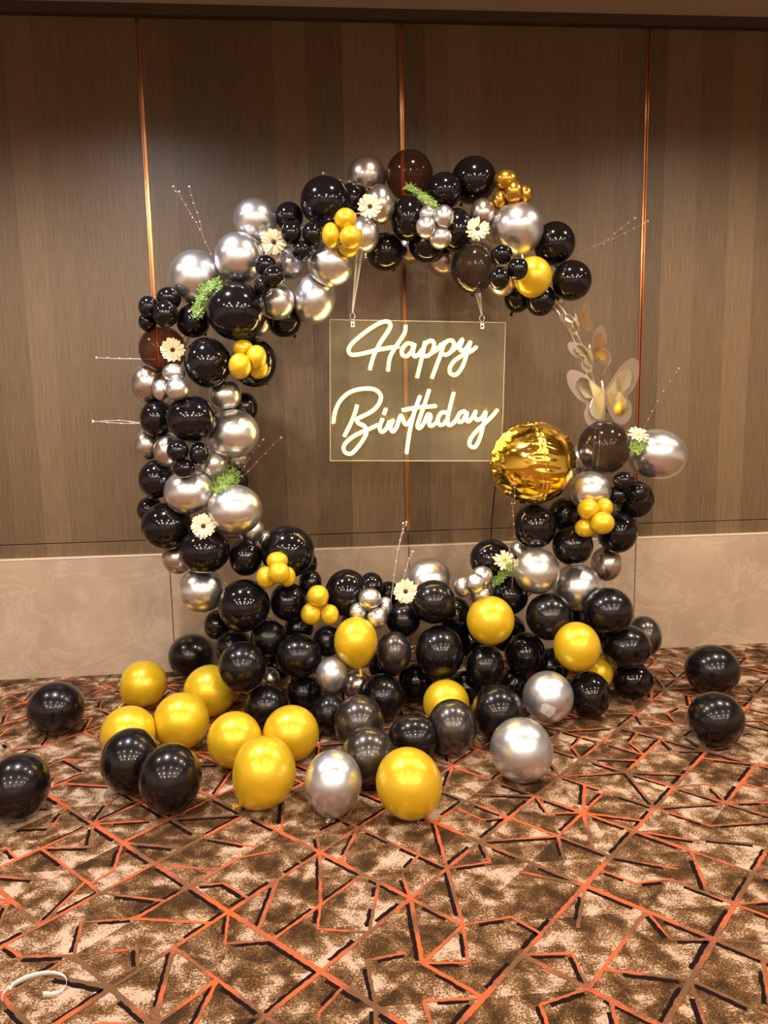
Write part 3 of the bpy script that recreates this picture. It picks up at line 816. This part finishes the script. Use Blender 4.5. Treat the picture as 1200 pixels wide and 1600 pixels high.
ST = [
 [(310,432),(335,345),(375,265),(425,190),(440,155),(425,132),(385,135),(320,170),(240,230),(190,280),(178,315),(200,338),(260,332),(340,312),(430,295),(492,287)],
 [(535,155),(530,195),(505,240),(465,300),(435,360),(424,440)],
 [(582,272),(545,268),(514,300),(514,338),(545,345),(575,310),(590,270),(580,320),(590,348),(615,335),(640,300)],
 [(655,255),(645,310),(625,400),(605,482)],
 [(640,305),(665,262),(700,250),(712,280),(695,325),(665,347),(642,338)],
 [(695,328),(730,305),(758,270)],
 [(775,255),(755,330),(725,410),(697,485)],
 [(760,295),(790,255),(825,250),(835,280),(815,320),(785,338),(760,330)],
 [(818,318),(850,290),(890,240),(872,290),(882,312),(910,300),(940,255)],
 [(940,255),(920,320),(890,410),(850,462),(815,455),(810,420),(840,375),(900,335),(945,315),(978,288)],
 [(82,765),(95,690),(130,620),(190,570),(270,550),(340,555),(378,590),(370,640),(325,690),(265,722),(232,740),(240,765),(275,782),(290,815),(280,850),(240,910),(195,955),(155,945),(150,905),(190,860),(250,825),(310,800),(362,775)],
 [(232,650),(215,710),(185,780),(150,848)],
 [(412,672),(398,712)],
 [(392,735),(372,790),(385,820),(415,798),(436,750)],
 [(458,742),(440,790),(455,818),(480,785),(502,720),(516,735),(530,770),(552,765),(585,715)],
 [(625,595),(590,690),(565,790),(550,880),(540,955)],
 [(682,555),(655,640),(620,740),(608,785),(625,795),(650,760),(672,712),(690,722),(680,765),(695,782),(735,755)],
 [(512,685),(600,668),(725,658)],
 [(795,700),(758,700),(735,740),(745,775),(775,768),(800,730)],
 [(835,572),(815,650),(795,740),(805,778),(838,758),(862,725)],
 [(908,690),(875,700),(858,735),(870,758),(895,745),(918,695),(912,735),(925,755),(950,730),(972,690)],
 [(972,685),(965,725),(985,745),(1015,725),(1035,690)],
 [(1035,690),(1020,770),(1000,850),(970,912),(935,905),(938,865),(980,810),(1030,765),(1075,720),(1108,680)],
]
for s_ in ST:
    P = [sp(500+a/4, 470+b/4, 0.012) for a, b in catmull([(a, b) for a, b in s_], 6)]
    tb = link('neon_tube', mesh('neon_tube', *tube(P, 0.0055, 8), 'neon', True), sign)
    P2 = [p+sy*0.006 for p in P]
    link('halo_tube', mesh('halo_tube', *tube(P2, 0.0098, 8), 'halo', True), tb)  # wider glowing tube added behind the core to imitate its halo
# hooks and straps
for (hx, hy, tx, ty) in ((551, 502, 562, 398), (753, 505, 745, 455)):
    b0 = sp(hx, hy+3, 0.0)
    V, Fc = box(-0.009, 0.009, -0.008, 0.008, -0.018, 0.008)
    hk = link('hook', mesh('hook', V, Fc, 'steel'), sign, b0)
    P = [(0.011*math.sin(a), 0, 0.016+0.02*(1-math.cos(a))*0.75) for a in np.linspace(0, 2*math.pi, 20, endpoint=False)]
    link('loop', mesh('loop', *tube(P, 0.0026, 6, True), 'steel', True), hk)
    link('screw', mesh('screw', *ball((0, -0.009, -0.006), 0.005), 'joint', True), hk)
    top = on_y(tx, ty-6, RING_Y+0.01); bot = sc_+b0+np.array([0, 0, 0.044])
    # a folded white ribbon: two narrow bands
    bands = []
    for k in (-1, 1):
        a0 = np.array(bot)+sx*0.001*k; a1 = np.array(top)+sx*0.011*k+np.array([0, 0.006*k, 0])
        w0, w1 = 0.0025, 0.006
        V = [a0-sx*w0, a0+sx*w0, a1+sx*w1, a1-sx*w1]; V += [v+np.array([0, 0.001, 0]) for v in V]
        bands.append((V, [(0, 1, 2, 3), (7, 6, 5, 4), (0, 4, 5, 1), (1, 5, 6, 2), (2, 6, 7, 3), (3, 7, 4, 0)]))
    V, Fc = join(bands)
    tag(link('strap', mesh('strap', V, Fc, 'strap')), 'white ribbon strap holding the neon sign, tied under the ' + ('silver balloon by the crown gerbera' if tx < 600 else 'large smoky balloon'), 'strap', 'straps of the neon sign')
# cable
P = catmull([sc_+sp(785, 636, -0.006), sc_+sp(786, 690, -0.006), on_y(781, 730, -0.42), on_y(774, 760, -0.30), on_y(769, 810, -0.2), on_y(767, 850, -0.14), on_y(768, 920, -0.1), on_z(770, 1040, 0.006)+np.array([0, .0, 0])], 8)
P = [np.array([p[0], min(p[1], -0.035), max(p[2], 0.006)]) for p in P]
tag(link('power_cable', mesh('power_cable', *tube(P, 0.0032, 6), 'cable', True)), 'thin black power cable hanging down from the neon panel behind the foil orb', 'cable')

# ------------------------------------------------------------------ butterflies
WING = [(0, .10), (.22, .42), (.52, .80), (.84, 1.0), (1.04, .88), (1.04, .52), (.88, .15), (.66, -.10), (.78, -.34), (.76, -.66), (.54, -.90), (.28, -.84), (.08, -.45), (0, -.1)]
def wing(pxw, hinge, scale, mirror, fold, roll, inner, mt, parent, name, origin):
    """wing plate: unit outline, scaled, folded about the body axis and rolled in the ring plane"""
    P = catmull(WING, 4, True)
    ctr = np.array([0.52, 0.08])
    out = []
    for p in P:
        q = (p-ctr)*inner+ctr*(0.35+0.65*inner if inner < 1 else 1)
        out.append(q)
    m_ = -1 if mirror else 1
    f = math.radians(fold); r = math.radians(roll)
    V = []
    th = 0.0012
    for k in (0, 1):
        for q in out:
            x = m_*q[0]*pxw*scale[0]; z = q[1]*pxw*scale[1]
            dome = 0.10*pxw*(1-min(1, ((q[0]-.5)**2+(q[1]*.6)**2)*2.2))
            X = x*math.cos(f); Y = -abs(x)*math.sin(f)-dome*0.5-(0.004 if inner < 1 else 0)+k*th
            V.append(np.array([X*math.cos(r)-z*math.sin(r), Y, X*math.sin(r)+z*math.cos(r)])+hinge)
    m2 = len(out)
    # fan caps around a domed centre
    c0 = np.mean(V[:m2], axis=0)+np.array([0, -0.05*pxw, 0]); V.append(c0); V.append(c0+np.array([0, th, 0]))
    Fc = []
    for i in range(m2):
        j = (i+1) % m2
        Fc += [(i, j, 2*m2), (m2+j, m2+i, 2*m2+1), (i, m2+i, m2+j, j)]
    return link(name, mesh(name, V, Fc, mt, False), parent)
def butterfly(px, py, size, roll, label, lf, rf):
    c = on_y(px, py, RING_Y-0.03)
    e = empty('butterfly', c, label, 'butterfly', 'butterflies on the bare ring rod')
    r = math.radians(roll)
    axd = np.array([-math.sin(r), 0, math.cos(r)])
    P = [axd*size*k for k in (-.55, -.3, 0, .25, .45)]
    link('body', mesh('body', *tube(P, [s*size for s in (.03, .05, .065, .055, .03)], 8), 'rod', True), e)
    for sgn_ in (-1, 1):
        sd = np.array([math.cos(r), 0, math.sin(r)])*sgn_
        P = catmull([axd*size*.42, axd*size*.72+sd*size*.13-np.array([0, .02, 0]), axd*size*.95+sd*size*.32-np.array([0, .03, 0])], 5)
        link('antenna', mesh('antenna', *tube(P, size*0.012+0.0004, 5), 'rod', True), e)
    for mir, (fold, sx_, sy_, rr) in ((True, lf), (False, rf)):
        hinge = np.array([0, -0.004, 0])
        wg = wing(size, hinge, (sx_, sy_), mir, fold, roll+rr, 1.0, 'wingc', e, 'wing', c)
        wing(size, hinge+np.array([0, -0.006, 0]), (sx_, sy_), mir, fold, roll+rr, 0.70, 'wingm', wg, 'mirror_layer', c)
    return e
butterfly(944, 617, 0.158, 12, 'big clear and champagne butterfly right above the see-through smoky balloon', (20, 1.15, 1.0, 2), (52, 1.1, 1.0, -8))
butterfly(924, 550, 0.096, 20, 'middle-sized champagne butterfly on the ring rod between the other two', (20, 1.15, .92, 4), (40, 1.0, 1.0, 8))
butterfly(902, 500, 0.080, 24, 'smallest champagne butterfly just under the end of the arch', (20, 1.05, .80, 2), (40, .95, .95, 0))

# ------------------------------------------------------------------ gerberas
def petal_mesh(L, wd):
    V = []; Fc = []
    prof = [(0.18, .35), (.4, .8), (.65, 1.0), (.85, .9), (.96, .55), (1.0, .15)]
    for k, (a, b) in enumerate(prof):
        zc = 0.10*L*math.sin(a*2.2)-0.06*L*a
        V += [(a*L, -b*wd, zc+0.10*wd), (a*L, 0, zc-0.18*wd), (a*L, b*wd, zc+0.10*wd)]
    for k in range(len(prof)-1):
        for c in (0, 1):
            Fc.append((3*k+c, 3*k+3+c, 3*k+4+c, 3*k+1+c))
    return mesh('petal', V, Fc, 'petal', True)
PET = {}
def gerbera(px, py, rpx, label, face=(0, 0), np_=26, yc=False, lift=0.012, skip=()):
    hs = [h for h in (hit(px+a*rpx, py+b*rpx) for a, b in ((0, 0), (.6, 0), (-.6, 0), (0, .6), (0, -.6), (.5, .5), (-.5, -.5), (.5, -.5), (-.5, .5))) if h]
    tt = min(hs) if hs else (RING_Y-.1-CAM[1])/ray(px, py)[1]
    d = ray(px, py); c = CAM+d*tt-d*lift
    R_ = rpx/FPX*tt
    e = empty('gerbera', c, label, 'flower', 'cream gerberas on the balloons')
    nrm = -_F+_R*face[0]+_U*face[1]; nrm /= np.linalg.norm(nrm)
    q = Vector(nrm).to_track_quat('Z', 'Y'); e.rotation_euler = q.to_euler()
    key = round(R_, 3)
    if key not in PET: PET[key] = petal_mesh(R_, R_*0.115)
    for ring_, (sc, tilt, off) in enumerate(((1.0, 0.02, 0), (0.93, -0.10, 0.5))):
        for k in range(np_//2):
            if (ring_, k) in skip: continue
            o = link('petal', PET[key], e)
            o.rotation_euler = (random.uniform(-.15, .15), -abs(tilt)*1.5+random.uniform(-.08, .08), 2*math.pi*(k+off)/(np_//2)+random.uniform(-.06, .06))
            s_ = sc*random.uniform(.93, 1.05); o.scale = (s_, s_*1.15, s_); o.location = (0, 0, 0.0015*ring_)
    V, Fc = ball((0, 0, 0.004), R_*0.19, 12, 6); V = [np.array([v[0], v[1], 0.003+(v[2]-.004)*.5+0.002]) for v in V]
    link('flower_centre', mesh('flower_centre', V, Fc, 'ydisc' if yc else 'disc', True), e)
    link('stem', mesh('stem', *tube([(0, 0, 0), (0.002, -0.004, -0.012), (0.004, -0.012, -0.022)], 0.0022, 6), 'stem', True), e)
gerbera(427, 378, 21, 'cream gerbera beside the mini black trio on the arch shoulder', (.35, -.15))
gerbera(578, 323, 20, 'cream gerbera at the arch crown beside the gold minis', (.05, 0))
gerbera(746, 358, 19.5, 'cream gerbera with a notch in its petals beside the large silver balloon', (0, .1), skip={(0, 2), (1, 2)})
gerbera(270, 547, 19.5, 'cream gerbera on the brownish black balloon of the long side', (.1, .05))
gerbera(318, 822, 20.5, 'cream gerbera lowest on the long side, between silver and black', (0, .1))
gerbera(634, 924, 20, 'cream gerbera tucked behind the pearl black balloon in the middle of the pile', (-.2, .15))
gerbera(788, 876, 19, 'open cream gerbera with yellow centre above a fern sprig in the pile', (.1, .75), 18, True)
gerbera(997, 680, 18, 'pale gerbera with fern beside the outermost silver balloon', (.1, .9), 20, True)

# ------------------------------------------------------------------ fern sprigs
def fern(pts, label, wpx=13, dens=11):
    P = []
    for (x, y) in pts:
        hs = [h for h in (hit(x+a, y+b) for a, b in ((0, 0), (7, 0), (-7, 0), (0, 7), (0, -7))) if h]
        tt = min(hs) if hs else None
        P.append((x, y, tt))
    ts = [p[2] for p in P if p[2]] ; tm = min(ts) if ts else (RING_Y-.1-CAM[1])/ray(*pts[0])[1]
    W = [CAM+ray(x, y)*((tt if tt else tm)-0.02) for x, y, tt in P]
    Wc = catmull(W, 6); base = Wc[0]
    e = empty('fern_sprig', base, label, 'fern', 'fern sprigs in the balloons')
    link('stem', mesh('stem', *tube([p-base for p in Wc], 0.0013, 5), 'stem', True), e)
    parts = []
    s = tm/FPX*wpx
    for p in Wc[1:]:
        for k in range(dens):
            dr = _R*random.uniform(-1, 1)+_U*random.uniform(-1, 1)-_F*random.uniform(-.2, .9)
            dr /= np.linalg.norm(dr); L = s*random.uniform(.35, 1)
            a = p-base; b = a+dr*L; sd = np.cross(dr, _F); sd /= np.linalg.norm(sd)+1e-9
            parts.append(([a-sd*.0006, a+sd*.0006, b+sd*.0004, b-sd*.0004], [(0, 1, 2, 3)]))
            for q_ in range(5):
                c = a+dr*L*(.3+.17*q_); g = dr*.6+sd*random.choice((-1, 1))+_U*random.uniform(-.5, .5)-_F*random.uniform(-.3, .6)
                g /= np.linalg.norm(g); l = s*.30*random.uniform(.6, 1.2); n2 = np.cross(g, _F); n2 /= np.linalg.norm(n2)+1e-9
                parts.append(([c, c+g*l*.5+n2*l*.22, c+g*l, c+g*l*.5-n2*l*.22], [(0, 1, 2, 3)]))
    V, Fc = join(parts)
    link('foliage', mesh('foliage', V, Fc, 'fern'), e)['kind'] = 'stuff'
fern([(344, 444), (326, 449), (318, 462), (312, 480), (308, 490)], 'fern sprig between the largest silver and the largest black balloon')
fern([(684, 322), (668, 314), (656, 305), (646, 297), (636, 291)], 'fern sprig lying across black balloons at the arch crown', 9, 9)
fern([(368, 738), (356, 744), (346, 752), (340, 762)], 'fern sprig above the large silver balloon of the long side', 15, 12)
fern([(370, 745), (362, 748), (352, 756)], 'fern tuft beside the beaded twig pair on the long side', 14, 10)
fern([(1002, 690), (997, 696), (992, 703)], 'fern tuft under the pale gerbera beside the outermost silver balloon', 12, 12)
fern([(800, 882), (790, 892), (781, 902), (775, 910)], 'fern sprig hanging under the open gerbera in the pile', 10, 11)

# ------------------------------------------------------------------ twigs with buds
def twig(label, strands, d, mt='twig', r=0.0022, d1=None):
    if d1 is None: d1 = d
    base = on_y(*strands[0][0], RING_Y-d)
    e = empty('beaded_twig', base, label, 'twig', 'beaded twigs stuck in the balloons')
    for st in strands:
        P = catmull([on_y(x, y, RING_Y-d-(d1-d)*min(1, max(0, (strands[0][0][1]-y)/100))-0.004*k) for k, (x, y) in enumerate(st)], 6); m_ = len(P)
        w_ = link('stalk', mesh('stalk', *tube([p-base for p in P], [r*(1-.6*i/m_) for i in range(m_)], 5), mt, True), e)
        bl = []
        k0 = int(m_*.35)
        for i in range(k0, m_, 3):
            off = (_R*random.uniform(-1, 1)+_U*random.uniform(-1, 1))*0.003
            bl.append(ball(P[i]-base+off, random.uniform(.0030, .0044), 7, 5))
        bl.append(ball(P[-1]-base, .0055, 7, 5))
        for v, f in bl: link('bud', mesh('bud', v, f, 'bud' if mt == 'ptwig' else 'bbud', True), w_)
twig('beaded twig rising between the pale silver balloons of the shoulder', [[(352, 441), (336, 408), (318, 372), (298, 333), (271, 292)], [(322, 380), (306, 348), (290, 322), (280, 300)], [(319, 374), (312, 346), (303, 318), (296, 292)]], .0)
twig('single pale twig sticking out level with the long-side gerbera', [[(262, 563), (220, 561), (186, 560.5), (151, 559)]], -.05, 'ptwig', .0028)
twig('double pale twig sticking out below the silver mini trio', [[(262, 664), (222, 661), (185, 657), (146, 659)], [(250, 663), (222, 662), (190, 661.5), (145, 658)]], -.05, 'ptwig', .0028)
twig('pair of beaded twigs beside the fern of the long side', [[(366, 756), (382, 728), (396, 706), (411, 687)], [(368, 758), (388, 736), (414, 708), (439, 684)]], .02)
twig('brown twig reaching from the arch end towards the copper strip', [[(892, 406), (918, 390), (948, 378), (980, 362), (1012, 346)], [(925, 386), (950, 374), (970, 357), (992, 341)]], -.02)
twig('thin beaded twig rising behind the outermost silver balloon', [[(992, 690), (1008, 664), (1022, 638), (1040, 606), (1060, 576)]], .0, 'twig', .0015)
twig('pair of beaded twigs in front of the middle copper strip, above the pile', [[(608, 960), (614, 915), (620, 870), (627, 840), (635, 816)], [(626, 918), (634, 892), (640, 873), (645, 862)], [(618, 880), (622, 858), (627, 835), (630, 818)]], .05, 'ptwig', .002)
twig('beaded twig standing in front of the gold foil orb', [[(800, 925), (803, 840), (802, 805), (797, 770)], [(803, 830), (802, 800), (804, 775), (804, 750)]], .24, 'twig', .0022, .37)
twig('thin twig lying over the top of the arch shoulder', [[(585, 296), (560, 288), (532, 281), (505, 271)]], .06, 'twig', .0015)

# ------------------------------------------------------------------ curl of ribbon on the carpet
P2 = [(2, 1574), (6, 1560), (20, 1546), (45, 1533), (72, 1526), (92, 1527), (102, 1533), (103, 1544), (95, 1555), (82, 1560), (67, 1561)]
P = catmull([on_z(x, y, 0.0) for x, y in P2], 5); V = []; Fc = []
for i, p in enumerate(P):
    V += [p+np.array([0, 0, .004]), p+np.array([0, 0.004, .013+.004*math.sin(i*.15)])]
m_ = len(V); V += [v+np.array([0.0005, .0008, 0]) for v in V]
for i in range(len(P)-1):
    a = 2*i; Fc += [(a, a+1, a+3, a+2), (m_+a+2, m_+a+3, m_+a+1, m_+a), (a, a+2, m_+a+2, m_+a), (a+1, m_+a+1, m_+a+3, a+3)]
tag(link('ribbon_curl', mesh('ribbon_curl', V, Fc, 'curl', True)), 'curl of pearly white ribbon lying on the carpet', 'ribbon')
